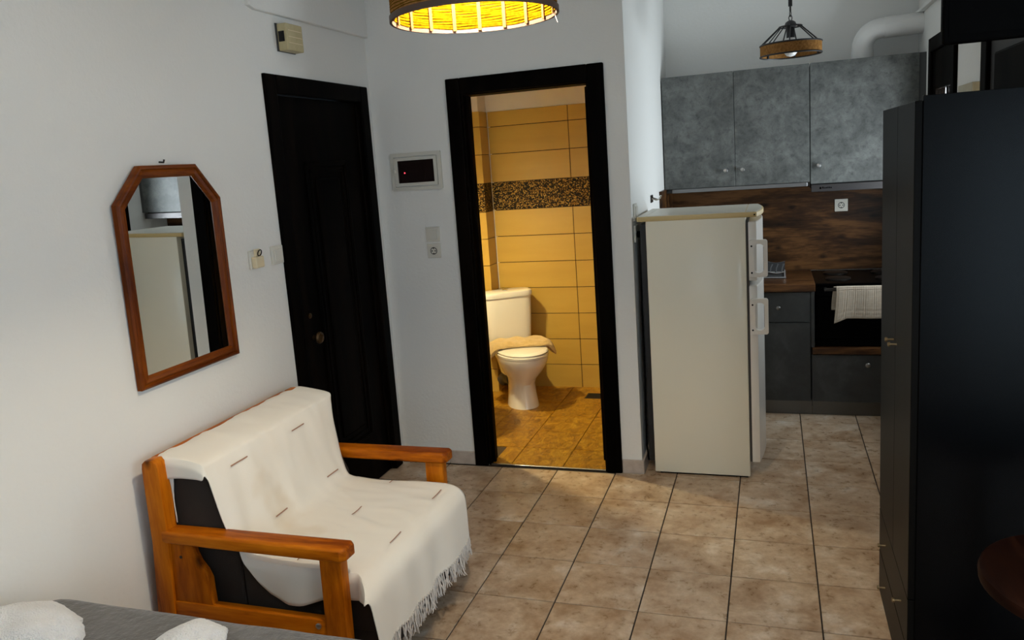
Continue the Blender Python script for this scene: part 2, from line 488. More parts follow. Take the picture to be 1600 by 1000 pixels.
# ---- skirting tiles
def skirt(name, segs, label):
    root = None
    for (x0, x1, y0, y1) in segs:
        g = G().box(x0, x1, y0, y1, 0, .078, .0025, 1)
        if root is None: root = struct(g, name, 'skirting_tile', label)
        else: g.obj('skirting_tile', 'skirting_tile', root)
skirt('baseboard_bathroom_front', [(.332, .492, .007, .022), (.07, .329, .007, .022), (1.36, 1.478, .007, .022)], 'grey beige tile skirting by the bathroom door')
skirt('baseboard_alcove', [(1.466, 1.479, .022, .34), (1.466, 1.479, .343, .67), (1.466, 1.479, .673, 1.0)], 'grey beige tile skirting beside the fridge')
skirt('baseboard_left', [(.028, .041, -1.34, -1.0), (.028, .041, -1.67, -1.343), (.028, .041, -2.0, -1.673), (.028, .041, -2.33, -2.003)], 'grey beige tile skirting behind the armchair')

# ---- entrance door (left wall)
def frame_x(x0, x1, y0, y1, z1, w, bev=.006):
    return [((x0, x1, y0, y0+w, 0, z1), 'jamb'), ((x0, x1, y1-w, y1, 0, z1), 'jamb'), ((x0, x1, y0+w, y1-w, z1-w, z1), 'head')]
d1 = G().box(-.03, .012, -.90, -.115, .006, 2.105, .003).obj('door_1', 'door_dark', None, kind='structure')
tag(d1, 'near-black panelled entrance door behind the armchair', 'door')
for bx, nm in frame_x(-.10, .046, -.99, -.034, 2.193, .085):
    G().box(*bx, .006).obj('door_frame_'+nm, 'door_dark', d1)
for (y0, y1) in ((-.90, -.872), (-.145, -.115)):
    G().box(.010, .026, y0, y1, .01, 2.105, .005).obj('door_stop', 'door_dark', d1)
# raised panel: moulding and field
for (z0, z1) in ((.28, 1.80),):
    y0, y1 = -.70, -.30
    for q in (.0, .035):
        for bx in ((y0+q, y0+q+.022, z0+q, z1-q), (y1-q-.022, y1-q, z0+q, z1-q), (y0+q, y1-q, z0+q, z0+q+.022), (y0+q, y1-q, z1-q-.022, z1-q)):
            G().box(.008, .022-q*.12, bx[0], bx[1], bx[2], bx[3], .006).obj('moulding', 'door_dark', d1)
    G().box(.008, .018, y0+.085, y1-.085, z0+.085, z1-.085, .008).obj('panel', 'door_dark', d1)
G().lathe([(.012, .012), (.012, .03), (.026, .036), (.03, .046), (.026, .055), (.017, .058), (.015, .054)], (-.785, .948), 24, 'x').obj('door_knob', 'bronze', d1, True, label='round bronze door knob')
G().lathe([(.013, .012), (.013, .018), (.006, .02)], (-.80, 1.06), 14, 'x').obj('keyhole', 'bronze', d1, True)

# ---- bathroom door: frame, open leaf
d2 = G().box(.494, .575, .0, YB+.004, 0, 2.193, .006).obj('door_2', 'door_dark', None, kind='structure')
tag(d2, 'dark bathroom door frame with its leaf opened inwards', 'door')
G().box(1.272, 1.358, .0, YB+.004, 0, 2.193, .006).obj('architrave', 'door_dark', d2)
G().box(.575, 1.272, .0, YB+.004, 2.107, 2.193, .006).obj('architrave', 'door_dark', d2)
G().box(.545, .585, YB, .145, 0, 2.115, .003).obj('jamb', 'door_dark', d2)
G().box(1.262, 1.30, YB, .145, 0, 2.115, .003).obj('jamb', 'door_dark', d2)
G().box(.58, 1.268, YB, .145, 2.10, 2.125, .003).obj('jamb', 'door_dark', d2)
G().box(.583, .60, .06, .085, 0, 2.10, .003).obj('door_stop', 'door_dark', d2)
lf = G().box(1.225, 1.262, .15, .80, .012, 2.095, .004).obj('leaf', 'door_dark', d2)
G().box(1.217, 1.226, .26, .66, .25, 1.85, .006).obj('panel', 'door_dark', lf)
g = G().box(1.216, 1.226, .70, .74, .98, 1.17, .003)
g.tube([(1.222, .72, 1.105), (1.175, .72, 1.105), (1.168, .712, 1.105), (1.165, .62, 1.10), (1.162, .605, 1.092)], .008, 10)
g.obj('lever_handle', 'dark_metal', lf, True, label='dark lever handle')

# ---- kitchen balcony door (right wall): dark frame, pane
d3 = G().box(XR-.02, XR+.034, .53, .60, 0, 2.26, .005).obj('door_3', 'door_dark', None, kind='structure')
tag(d3, 'dark framed glazed balcony door beyond the wardrobe', 'door')
G().box(XR-.02, XR+.034, 1.16, 1.23, 0, 2.26, .005).obj('jamb', 'door_dark', d3)
G().box(XR-.02, XR+.034, .60, 1.16, 2.18, 2.26, .005).obj('jamb', 'door_dark', d3)
G().box(XR-.006, XR+.03, .60, 1.16, 1.965, 2.18, .004).obj('top_panel', 'door_dark', d3)
G().box(XR-.006, XR+.03, .60, .68, .02, 1.965, .004).obj('stile', 'door_dark', d3)
G().box(XR-.006, XR+.03, 1.08, 1.16, .02, 1.965, .004).obj('stile', 'door_dark', d3)
G().box(XR-.006, XR+.03, .68, 1.08, .02, 1.05, .004).obj('bottom_panel', 'door_dark', d3)
for yb in (.81, .95): G().box(XR+.002, XR+.022, yb-.006, yb+.006, 1.05, 1.965).obj('glazing_bar', 'door_dark', d3)
for (y0, y1) in ((.68, .804), (.816, .944), (.956, 1.08)):
    G().box(XR+.009, XR+.015, y0, y1, 1.05, 1.965).obj('pane', 'pane_glass', d3)
# ---- dark wooden door on the right wall, behind the wardrobe
d4 = G().box(XR-.03, XR+.002, -.165, -.07, 0, 2.25, .005).obj('door_4', 'door_dark', None, kind='structure')
tag(d4, 'dark wooden door with raised panel above the wardrobe', 'door')
G().box(XR-.03, XR+.002, -1.06, -.965, 0, 2.25, .005).obj('jamb', 'door_dark', d4)
G().box(XR-.03, XR+.002, -.965, -.165, 2.16, 2.25, .005).obj('jamb', 'door_dark', d4)
G().box(XR-.012, XR+.002, -.965, -.165, .01, 2.16, .003).obj('leaf', 'door_edge', d4)
G().box(XR-.022, XR-.010, -.87, -.265, .2, 2.03, .008).obj('panel', 'door_dark', d4)

# ---- rear window and balcony door frames (behind the camera)
w1 = G().box(.9, .96, -5.97, -5.90, .9, 2.2, .004).obj('window_1', 'white_pvc', None, kind='structure')
tag(w1, 'white framed window behind the bed', 'window')
for bx in ((2.24, 2.3, .9, 2.2), (1.57, 1.63, .96, 2.14), (.96, 2.24, .9, .96), (.96, 2.24, 2.14, 2.2)):
    G().box(bx[0], bx[1], -5.97, -5.90, bx[2], bx[3], .004).obj('window_frame', 'white_pvc', w1)
for (x0, x1) in ((.96, 1.57), (1.63, 2.24)): G().box(x0, x1, -5.94, -5.934, .96, 2.14).obj('pane', 'pane_glass', w1)
w2 = G().box(4.43, 4.50, -4.6, -4.54, .9, 2.2, .004).obj('window_2', 'white_pvc', None, kind='structure')
tag(w2, 'white framed side window beyond the right edge', 'window')
for bx in ((-2.86, -2.8, .9, 2.2), (-3.73, -3.67, .96, 2.14), (-4.54, -2.86, .9, .96), (-4.54, -2.86, 2.14, 2.2)):
    G().box(4.43, 4.50, bx[0], bx[1], bx[2], bx[3], .004).obj('window_frame', 'white_pvc', w2)
for (y0, y1) in ((-4.54, -3.73), (-3.67, -2.86)): G().box(4.46, 4.466, y0, y1, .96, 2.14).obj('pane', 'pane_glass', w2)
d5 = G().box(3.55, 3.61, -5.97, -5.90, 0, 2.18, .004).obj('door_5', 'white_pvc', None, kind='structure')
tag(d5, 'white framed glazed balcony door behind the camera', 'door')
for bx in ((4.26, 4.32, 0, 2.18), (3.61, 4.26, 2.12, 2.18), (3.61, 4.26, 0, .08)):
    G().box(bx[0], bx[1], -5.97, -5.90, bx[2], bx[3], .004).obj('door_frame', 'white_pvc', d5)
G().box(3.61, 4.26, -5.94, -5.934, .08, 2.12).obj('pane', 'pane_glass', d5)

# ================================================================== FRIDGE
fr = thing('fridge', 'cream two-door fridge freezer with yellowed top, side to the viewer', 'fridge', (1.8, .3, 0))
G().box(1.535, 2.032, .03, .60, .012, 1.378, .006).obj('body', 'fridge_enamel', fr, True)
G().box(1.56, 2.02, .05, .58, 0, .014).obj('foot_base', 'black_plastic', fr)
G().box(1.50, 1.536, .07, .56, .06, 1.36).obj('rear_grille', 'black_metal', fr)
def frontcurve(x0, x1, bul, y0=.03, y1=.60, n=14, r=.018):
    pts = [(x0, y0), ]
    pts += [(x1-r, y0)]
    for i in range(n+1):
        t = i/n; y = y0+.004+(y1-y0-.008)*t
        pts.append((x1+bul*(1-(2*t-1)**2), y))
    pts += [(x1-r, y1), (x0, y1)]
    return pts
G().box(2.032, 2.046, .045, .585, .09, 1.36).obj('door_gasket', 'gasket', fr)
for (nm, z0, z1) in (('freezer_door', 1.055, 1.355), ('fridge_door', .092, 1.032)):
    d = G().prism(frontcurve(2.044, 2.082, .028), 'z', z0, z1, .007, 3).obj(nm, 'fridge_white', fr, True)
    hz0, hz1 = (1.078, 1.264) if nm == 'freezer_door' else (.785, .967)
    # D-shaped handle screwed to the near edge of the door: outer and inner outlines
    out = rrect(2.046, 2.134, hz0, hz1, .012); inn = rrect(2.072, 2.115, hz0+.02, hz1-.02, .018)
    g = G(); n = len(out)
    g.loft([[(p[0], .004, p[1]) for p in out], [(p[0], .031, p[1]) for p in out], [(p[0], .031, p[1]) for p in inn], [(p[0], .004, p[1]) for p in inn]], closed=True)
    hd = g.obj('handle', 'fridge_white', d, False, label='white D-shaped handle')
    for zz in (hz0+.022, hz1-.03):
        G().lathe([(.0045, .0045), (.0045, .001)], (2.0585, zz), 12, 'y').obj('screw', 'black_plastic', d)
capo = frontcurve(1.492, 2.085, .03)
cap = G().prism(capo, 'z', 1.376, 1.401, .004, 2).obj('top_cap', 'fridge_trim', fr, True, label='yellowed plastic top rim')
G().box(1.535, 2.03, .04, .59, 1.400, 1.4035, .001).obj('top_panel', 'fridge_top', cap)
G().box(1.494, 1.533, .034, .596, 1.400, 1.4030, .001).obj('rear_vent', 'fridge_top', cap)
G().prism([(2.034, .04), (2.08, .04)]+frontcurve(2.034, 2.080, .027)[2:-2]+[(2.08, .59), (2.034, .59)], 'z', 1.400, 1.4032).obj('front_panel', 'fridge_top', cap)
G().lathe([(.004, .028), (.004, .031)], (2.075, 1.388), 10, 'y').obj('cap_screw', 'black_plastic', cap)

# ================================================================== KITCHEN
def knob(parent, x, y, z, m='knob_metal', r=.0145):
    """mushroom knob sticking out towards -y"""
    return G().lathe([(.006, y), (.005, y-.012), (r*.9, y-.016), (r, y-.021), (r*.75, y-.026), (r*.2, y-.028)], (x, z), 18, 'y').obj('knob', m, parent, True)
YU = 1.385
uc = thing('wall_cupboard', 'grey concrete-look wall cupboard with two doors above the fridge', 'cupboard', (1.93, 1.55, 1.45))
G().box(1.472, 2.388, YU+.02, YK, 1.445, 2.20, .002).obj('carcass', 'carcass_grey', uc)
for (x0, x1, kx) in ((1.474, 1.930, 1.872), (1.933, 2.389, 1.978)):
    dr = G().box(x0, x1, YU, YU+.019, 1.472, 2.207, .0015, 1).obj('door', 'concrete_front', uc)
    knob(dr, kx, YU, 1.576, 'steel')
G().box(1.52, 2.375, YU-.004, YU+.02, 1.444, 1.470, .003).obj('light_rail', 'rail_alu', uc, label='aluminium strip under the doors')
hc = thing('hood_cupboard', 'grey concrete-look wall cupboard over the cooker hood, next to the vent pipe', 'cupboard', (2.7, 1.55, 1.45))
G().box(2.396, 3.008, YU+.02, YK, 1.462, 2.20, .002).obj('carcass', 'carcass_grey', hc)
dr = G().box(2.394, 3.010, YU, YU+.019, 1.458, 2.207, .0015, 1).obj('door', 'concrete_front', hc)
knob(dr, 2.442, YU, 1.572, 'steel')
G().box(3.010, XR, YU+.015, YU+.03, 1.458, 2.207, .001).obj('filler_strip', 'carcass_grey', hc)
hood = thing('cooker_hood', 'slim dark grey pull-out cooker hood under the right wall cupboard', 'cooker hood', (2.7, 1.5, 1.40))
G().box(2.40, 3.005, YU+.03, YK-.03, 1.42, 1.461, .002).obj('body', 'carcass_dark', hood)
fs = G().box(2.397, 3.005, YU-.012, YU+.03, 1.405, 1.452, .003).obj('front_strip', 'hood_steel', hood)
g = G(); g.lathe([(.007, YU-.0125), (.007, YU-.0115)], (2.452, 1.429), 12, 'y')
x = 2.463
for w, h in ((.007, .012), (.006, .008), (.008, .008), (.006, .010), (.006, .010), (.007, .008)):
    g.box(x, x+w, YU-.0127, YU-.0115, 1.425, 1.425+h); x += w+.003
g.obj('brand_mark', 'black_plastic', fs, label='small dark lettering')
pipe = thing('vent_pipe', 'white plastic elbow vent pipe above the cooker hood cupboard', 'pipe', (2.71, 1.55, 2.2))
pp = [(2.709, 1.55, 2.202), (2.709, 1.55, 2.28)]
for k in range(1, 9):
    a = PI/2*k/8; pp.append((2.709+.11*(1-math.cos(a)), 1.55, 2.28+.11*math.sin(a)))
G().tube(pp+[(2.845, 1.55, 2.39)], .061, 28).obj('elbow', 'white_pvc', pipe, True)
G().tube([(2.835, 1.55, 2.39), (2.84, 1.55, 2.39), (XR+.0, 1.55, 2.396)], .064, 28).obj('horizontal_run', 'white_pvc', pipe, True)
G().tube([(2.709, 1.55, 2.205), (2.709, 1.55, 2.262)], .0645, 28).obj('collar', 'white_pvc', pipe, True)

bs = G().box(XA, XR, YK-.018, YK, .857, 1.443).obj('backsplash', 'walnut')
tag(bs, 'dark walnut laminate splashback panel behind the worktop', 'splashback')
br = G().box(XA+.0, XA+.018, 1.12, 1.383, .858, 1.474).box(XA, XA+.018, 1.383, YK-.019, .858, 1.443).obj('backsplash_return', 'walnut')
tag(br, 'narrow walnut side panel of the splashback beside the wall hook', 'splashback')

bc = thing('base_cabinet', 'dark grey base cabinet with one drawer over a door, beside the fridge', 'cabinet', (1.93, 1.4, 0))
G().box(1.472, 2.38, 1.131, YK-.02, .095, .806, .002).obj('carcass', 'carcass_grey', bc)
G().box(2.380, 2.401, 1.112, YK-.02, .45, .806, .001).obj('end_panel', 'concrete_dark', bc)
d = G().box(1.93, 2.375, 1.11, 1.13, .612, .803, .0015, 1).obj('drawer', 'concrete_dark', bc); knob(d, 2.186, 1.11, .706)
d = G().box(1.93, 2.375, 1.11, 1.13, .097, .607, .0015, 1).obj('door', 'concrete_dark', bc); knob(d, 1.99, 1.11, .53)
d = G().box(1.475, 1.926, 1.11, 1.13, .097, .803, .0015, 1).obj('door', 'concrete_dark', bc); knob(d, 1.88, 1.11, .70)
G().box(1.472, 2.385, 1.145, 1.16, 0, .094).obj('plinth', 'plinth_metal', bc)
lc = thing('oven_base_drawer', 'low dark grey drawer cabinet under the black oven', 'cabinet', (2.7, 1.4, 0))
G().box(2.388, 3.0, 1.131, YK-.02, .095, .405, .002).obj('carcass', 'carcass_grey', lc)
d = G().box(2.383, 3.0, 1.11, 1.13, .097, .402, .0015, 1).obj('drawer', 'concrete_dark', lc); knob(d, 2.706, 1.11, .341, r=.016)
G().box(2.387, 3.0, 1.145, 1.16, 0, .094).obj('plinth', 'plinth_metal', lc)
tag(G().box(1.47, 2.405, 1.092, YK-.019, .808, .857, .004).obj('worktop', 'worktop_wood'), 'dark butcher-block wooden worktop beside the fridge', 'worktop')
tag(G().box(2.386, 3.0, 1.10, YK-.019, .407, .449, .003).obj('oven_shelf', 'worktop_wood'), 'dark wooden shelf board carrying the black oven', 'shelf')
ov = thing('oven', 'black electric oven with a towel on its handle', 'oven', (2.7, 1.4, .45))
G().box(2.408, 2.99, 1.15, YK-.025, .452, .838, .003).obj('body', 'black_plastic', ov)
dd = G().box(2.412, 2.986, 1.128, 1.15, .50, .765, .004).obj('door', 'black_gloss', ov)
G().box(2.412, 2.986, 1.130, 1.15, .455, .495, .003).obj('bottom_panel', 'black_plastic', ov)
G().box(2.412, 2.986, 1.130, 1.15, .77, .836, .003).obj('control_panel', 'black_plastic', ov)
for kx in (2.86, 2.91, 2.95): G().lathe([(.016, 1.131), (.014, 1.112), (.010, 1.110)], (kx, .80), 16, 'y').obj('control_knob', 'black_plastic', ov, True)
hp = G().box(2.455, 2.95, 1.075, 1.088, .812, .832, .004)
hp.box(2.455, 2.472, 1.085, 1.13, .814, .830, .003).box(2.93, 2.947, 1.085, 1.13, .814, .830, .003)
hp.obj('handle', 'dark_metal', ov, label='dark metal oven handle bar')
G().box(2.405, 2.992, 1.12, YK-.025, .840, .854, .003).obj('hob_plate', 'black_gloss', ov)
for (x, y) in ((2.55, 1.30), (2.84, 1.30), (2.55, 1.54), (2.84, 1.54)):
    G().lathe([(.075, .853), (.075, .860), (.068, .863), (.01, .863)], (x, y), 28).obj('hotplate', 'dark_metal', ov, True)
# waffle tea towel over the handle
def waffle(x0, x1, path, hem, seed, name, parent):
    prof = catmull(path, 10); L = [0]
    for i in range(1, len(prof)): L.append(L[-1]+math.dist(prof[i], prof[i-1]))
    n = 64; rows = []
    for i, (y, z) in enumerate(prof):
        row = []
        for j in range(n+1):
            u = j/n; x = x0+(x1-x0)*u
            s = L[i]
            w = .0035*(abs(math.sin(PI*u*23))*abs(math.sin(PI*s/.0125))) if .04 < u < .97 and i < len(prof)-2 else 0
            f = .006*math.sin(u*9+seed)*min(1, s*4)
            row.append((x+.008*math.sin(s*14+seed)*(1-u), y-w-f, z-hem(u)*s/L[-1]))
        rows.append(row)
    o = G().grid(rows).obj(name, 'waffle_linen', parent, True)
    md = o.modifiers.new('thickness', 'SOLIDIFY'); md.thickness = .003
    return o
tt = thing('tea_towel', 'beige waffle tea towel hanging over the oven handle', 'towel', (2.65, 1.06, .60))
waffle(2.515, 2.79, [(1.081, .838), (1.070, .842), (1.062, .835), (1.058, .78), (1.056, .72), (1.055, .645)], lambda u: .03*max(0, 1-u*4)-.0*u, 1, 'front_fold', tt)
waffle(2.505, 2.78, [(1.083, .838), (1.094, .838), (1.102, .825), (1.106, .78), (1.108, .73), (1.110, .69)], lambda u: .02*u, 2.4, 'back_fold', tt)
# dish drainer
dn = thing('dish_drainer', 'dark plastic dish drainer with wavy rim on the worktop', 'dish drainer', (2.12, 1.42, .857))
def wavy(x): return .905+.012*math.sin((x-2.0)*26)
x0, x1, y0, y1 = 1.93, 2.235, 1.33, 1.56
n = 24
rim = []
for i in range(n+1): rim.append((x0+(x1-x0)*i/n, y0, wavy(x0+(x1-x0)*i/n)))
G().tube([(x0, y0, .864), (x1, y0, .864), (x1, y1, .864), (x0, y1, .864)], .006, 8, True).obj('base_ring', 'steel', dn, True)
G().tube([(x1-.006, y0, .864), (x1-.004, y0, .915)], .005, 8).obj('corner_post', 'steel', dn, True)
g = G(); rows = [[(p[0], y0+.004, .866) for p in rim], [(p[0], y0+.004, p[2]) for p in rim]]
o = g.grid(rows).obj('front_wall', 'carcass_dark', dn); o.modifiers.new('t', 'SOLIDIFY').thickness = .004
rim2 = [(p[0], y1, p[2]+.035) for p in rim]
o = G().grid([[(p[0], y1, .866) for p in rim2], rim2]).obj('rear_wall', 'carcass_dark', dn); o.modifiers.new('t', 'SOLIDIFY').thickness = .004
G().tube(rim, .004, 6).obj('front_rim', 'steel', dn, True)
G().tube(rim2, .004, 6).obj('rear_rim', 'carcass_grey', dn, True)
for k in range(4):
    xx = 2.10+k*.036
    G().tube([(xx, y0+.05, .87), (xx+.006, y0+.06, .92), (xx+.018, y0+.07, .945)], .0055, 6).obj('plate_prong', 'carcass_grey', dn, True)
G().box(x0, x1, y0, y1, .859, .866).obj('tray', 'carcass_dark', dn)

# ================================================================== sockets and switches
def socket_y(name, label, x, z, y, group=None, w=.082):
    """frame plate facing -y"""
    t = thing(name, label, 'socket', (x, y, z), group)
    G().box(x-w/2, x+w/2, y-.009, y, z-w/2, z+w/2, .003).obj('plate', 'white_plastic', t)
    G().box(x-.029, x+.029, y-.0115, y-.008, z-.029, z+.029, .002).obj('insert', 'white_plastic', t)
    o = G().lathe([(.021, y-.0125), (.019, y-.0125), (.019, y-.0105), (.001, y-.0105)], (x, z), 24, 'y').obj('well', 'carcass_grey', t, True)
    G().lathe([(.0165, y-.0132), (.0165, y-.0105)], (x, z), 24, 'y').obj('well_face', 'white_plastic', t, True)
    for dx in (-.0095, .0095): G().lathe([(.0038, y-.0142), (.0038, y-.012)], (x+dx, z), 10, 'y').obj('pin_hole', 'black_cavity', t)
    for dz in (-.015, .015): G().box(x-.004, x+.004, y-.0142, y-.012, z+dz-.003, z+dz+.003).obj('earth_clip', 'dark_metal', t)
    return t
socket_y('wall_socket', 'white power socket on the walnut splashback', 2.597, 1.292, YK-.018)
socket_y('wall_socket', 'white power socket below the light switch by the bathroom door', .343, 1.267, YB)
sw = thing('light_switch', 'white light switch above the socket by the bathroom door', 'light switch', (.343, YB, 1.36))
G().box(.301, .385, YB-.009, YB, 1.318, 1.402, .003).obj('plate', 'white_plastic', sw)
G().box(.314, .372, YB-.014, YB-.008, 1.331, 1.389, .002).obj('rocker', 'white_plastic', sw)
sw = thing('light_switch', 'white light switch beside the entrance door frame', 'light switch', (XL, -1.04, 1.39))
G().box(XL, XL+.012, -1.083, -1.0, 1.35, 1.432, .003).obj('plate', 'white_plastic', sw)
G().box(XL+.010, XL+.018, -1.068, -1.012, 1.363, 1.419, .002).obj('rocker', 'white_plastic', sw)
for (nm, z) in (('upper', 1.423), ('lower', 1.31)):
    t = thing('wall_socket', 'white socket on the alcove wall %s the fridge top' % ('just above' if nm == 'upper' else 'just below'), 'socket', (XA, .115, z))
    G().box(XA, XA+.010, .072, .156, z-.045, z+.045, .003).obj('plate', 'white_plastic', t)
    if nm == 'upper': G().box(XA+.008, XA+.016, .085, .143, z-.03, z+.03, .002).obj('rocker', 'white_plastic', t)
    else:
        G().lathe([(.019, XA+.009), (.018, XA+.035), (.010, XA+.045)], (.115, z-.005), 16, 'x').obj('plug', 'black_plastic', t, True)
cord = G().tube([(1.507, .115, 1.30), (1.500, .095, 1.22), (1.495, .065, .9), (1.498, .052, .6), (1.492, .058, .35), (1.490, .062, .15), (1.492, .1, .05)], .004, 8).obj('power_cord', 'black_plastic', None, True)
tag(cord, 'thin dark power cord behind the fridge', 'cord')
# hook on the alcove wall
hk = thing('wall_hook', 'small chrome wall hook beside the walnut panel above the fridge', 'hook', (XA, .79, 1.45))
G().box(XA, XA+.006, .72, .80, 1.43, 1.475, .002).obj('back_plate', 'dark_metal', hk)
for yy in (.74, .785):
    G().tube([(XA+.005, yy, 1.455), (XA+.03, yy+.01, 1.445), (XA+.048, yy+.015, 1.45), (XA+.055, yy+.015, 1.468)], .0055, 8).obj('prong', 'chrome', hk, True)
# ---- fuse box
fb = thing('fuse_box', 'grey framed fuse box with dark window beside the bathroom door', 'fuse box', (.275, YB, 1.72))
def ring_y(x0, x1, z0, z1, w, y0, y1, r=.008):
    o_ = rrect(x0, x1, z0, z1, r); i_ = rrect(x0+w, x1-w, z0+w, z1-w, max(r*.5, .002))
    return G().loft([[(p[0], y0, p[1]) for p in o_], [(p[0], y1, p[1]) for p in o_], [(p[0], y1, p[1]) for p in i_], [(p[0], y0, p[1]) for p in i_]], closed=True)
ring_y(.123, .430, 1.612, 1.822, .022, YB, YB-.012).obj('outer_frame', 'white_plastic', fb)
ring_y(.148, .405, 1.637, 1.797, .018, YB, YB-.017, .005).obj('door_frame', 'white_plastic', fb)
G().box(.146, .150, YB-.006, YB, 1.64, 1.79).obj('gap_line', 'gasket', fb)
G().box(.165, .388, YB-.010, YB, 1.654, 1.780).obj('window', 'panel_glass', fb, label='dark tinted window')
G().lathe([(.009, YB-.012), (.009, YB-.021), (.006, YB-.023)], (.147, 1.722), 16, 'y').obj('latch', 'white_plastic', fb, True)
G().box(.203, .209, YB-.0115, YB-.009, 1.708, 1.714).obj('indicator_light', 'led_red', fb, label='tiny red indicator light')
# ---- door chime
ch = thing('door_chime', 'cream boxy door chime above the entrance door', 'door chime', (XL, -.76, 2.36))
G().box(XL, XL+.006, -.845, -.70, 2.30, 2.425, .002).obj('back_plate', 'carcass_grey', ch)
G().box(XL+.006, XL+.055, -.838, -.705, 2.302, 2.422, .004).obj('case', 'old_cream', ch)
for zz in (2.335, 2.362, 2.39): G().box(XL+.0545, XL+.0562, -.825, -.715, zz, zz+.003).obj('groove', 'cream_plastic', ch)
G().box(XL+.012, XL+.042, -.8395, -.83, 2.342, 2.388).obj('sound_slot', 'black_cavity', ch)
# ---- holder with key ring next to the switch
ic = thing('wall_button_box', 'cream wall device with a black ring beside the light switch', 'wall device', (XL, -1.2, 1.39))
G().box(XL, XL+.012, -1.245, -1.178, 1.352, 1.432, .004).obj('base', 'white_plastic', ic)
G().box(XL+.010, XL+.038, -1.238, -1.182, 1.356, 1.405, .005).obj('body', 'cream_plastic', ic)
G().box(XL+.010, XL+.02, -1.215, -1.178, 1.40, 1.436, .003).obj('upper_block', 'cream_plastic', ic)
G().tube([(XL+.028+.004*math.sin(a), -1.197+.013*math.cos(a), 1.419+.013*math.sin(a)) for a in [2*PI*k/20 for k in range(20)]], .0022, 6, True).obj('ring', 'black_plastic', ic, True)
# ---- cream box on the right wall
bx = thing('wall_box', 'cream and brown box on the wall between the two dark doors', 'wall box', (XR, .19, 1.85))
G().box(3.015, XR, .047, .331, 1.70, 1.937, .003).obj('body', 'wall_box_cream', bx)
G().box(3.017, XR, .041, .048, 1.702, 1.935, .002).obj('side_panel', 'cream_plastic', bx)

# ================================================================== WARDROBE
wd = thing('wardrobe', 'tall black wardrobe with two doors and drawers, side to the viewer', 'wardrobe', (2.78, -1.32, 0))
G().box(2.55, 3.03, -1.652, -1.633, 0, 1.825, .0015, 1).obj('side_panel', 'wardrobe_side', wd)
G().box(2.55, 3.03, -1.009, -.99, 0, 1.81, .0015, 1).obj('side_panel', 'wardrobe_side', wd)
G().box(2.55, 3.03, -1.633, -1.009, 1.79, 1.81).obj('top_panel', 'wardrobe_side', wd)
G().box(3.02, 3.03, -1.633, -1.009, .02, 1.79).obj('back_panel', 'wardrobe_side', wd)
G().box(2.55, 3.02, -1.633, -1.009, .34, .356).obj('shelf', 'wardrobe_side', wd)
G().box(2.555, 3.02, -1.633, -1.009, 0, .35).obj('drawer_case', 'carcass_dark', wd)
def knobx(parent, y, z, x0=2.53, L=.026, r=.0075):
    return G().lathe([(.0035, x0), (.003, x0-L*.7), (r, x0-L*.75), (r, x0-L), (r*.4, x0-L*1.06)], (y, z), 14, 'x').obj('knob', 'brass', parent, True)
for (y0, y1, ky) in ((-1.651, -1.3385, -1.372), (-1.3365, -.991, -1.303)):
    d = G().box(2.53, 2.549, y0, y1, .345, 1.812, .0015, 1).obj('door', 'wardrobe_front', wd)
    knobx(d, ky, 1.068)
for (z0, z1, zk) in ((.180, .341, .27), (.008, .174, .105)):
    d = G().box(2.53, 2.549, -1.651, -.991, z0, z1, .0015, 1).obj('drawer', 'wardrobe_front', wd)
    knobx(d, -1.16, zk); knobx(d, -1.53, zk)

# ================================================================== TELEVISION on a ceiling mount
tv = thing('television', 'black flat television hanging above the wardrobe', 'television', (3.1, -1.75, 1.95))
g = G().box(2.566, 3.62, -1.80, -1.77, 1.937, 2.54, .006)
g.obj('screen_case', 'black_plastic', tv)
G().box(2.58, 3.605, -1.803, -1.799, 1.957, 2.525).obj('screen', 'black_gloss', tv)
G().box(2.68, 3.54, -1.77, -1.735, 1.975, 2.45, .01).obj('rear_housing', 'black_plastic', tv)
G().tube([(3.1, -1.72, 2.25), (3.1, -1.72, H)], .02, 12).obj('mount_pole', 'black_metal', tv, True)
cb = G().tube([(2.812, -1.725, 2.2), (2.790, -1.725, 2.05), (2.782, -1.725, 1.96), (2.786, -1.725, 1.90), (2.80, -1.725, 1.86), (2.83, -1.725, 1.845), (2.87, -1.725, 1.87), (2.9, -1.725, 1.96), (2.91, -1.725, 2.02)], .006, 8)
cb = cb.obj('television_cable', 'white_pvc', None, True); tag(cb, 'white cable looping below the black television', 'cable')

# ================================================================== ROUND TABLE
rtb = thing('round_table', 'small round dark wooden table at the right edge', 'table', (2.84, -2.17, 0))
G().lathe([(.02, .69), (.225, .69), (.238, .697), (.240, .712), (.236, .722), (.228, .7265), (.0, .7265)], (2.84, -2.17), 56).obj('top', 'table_wood', rtb, True)
G().lathe([(.032, .03), (.026, .1), (.024, .5), (.03, .64), (.07, .69)], (2.84, -2.17), 24).obj('column', 'black_metal', rtb, True)
G().lathe([(.17, 0), (.17, .012), (.05, .03), (.03, .035)], (2.84, -2.17), 40).obj('foot', 'black_metal', rtb, True)

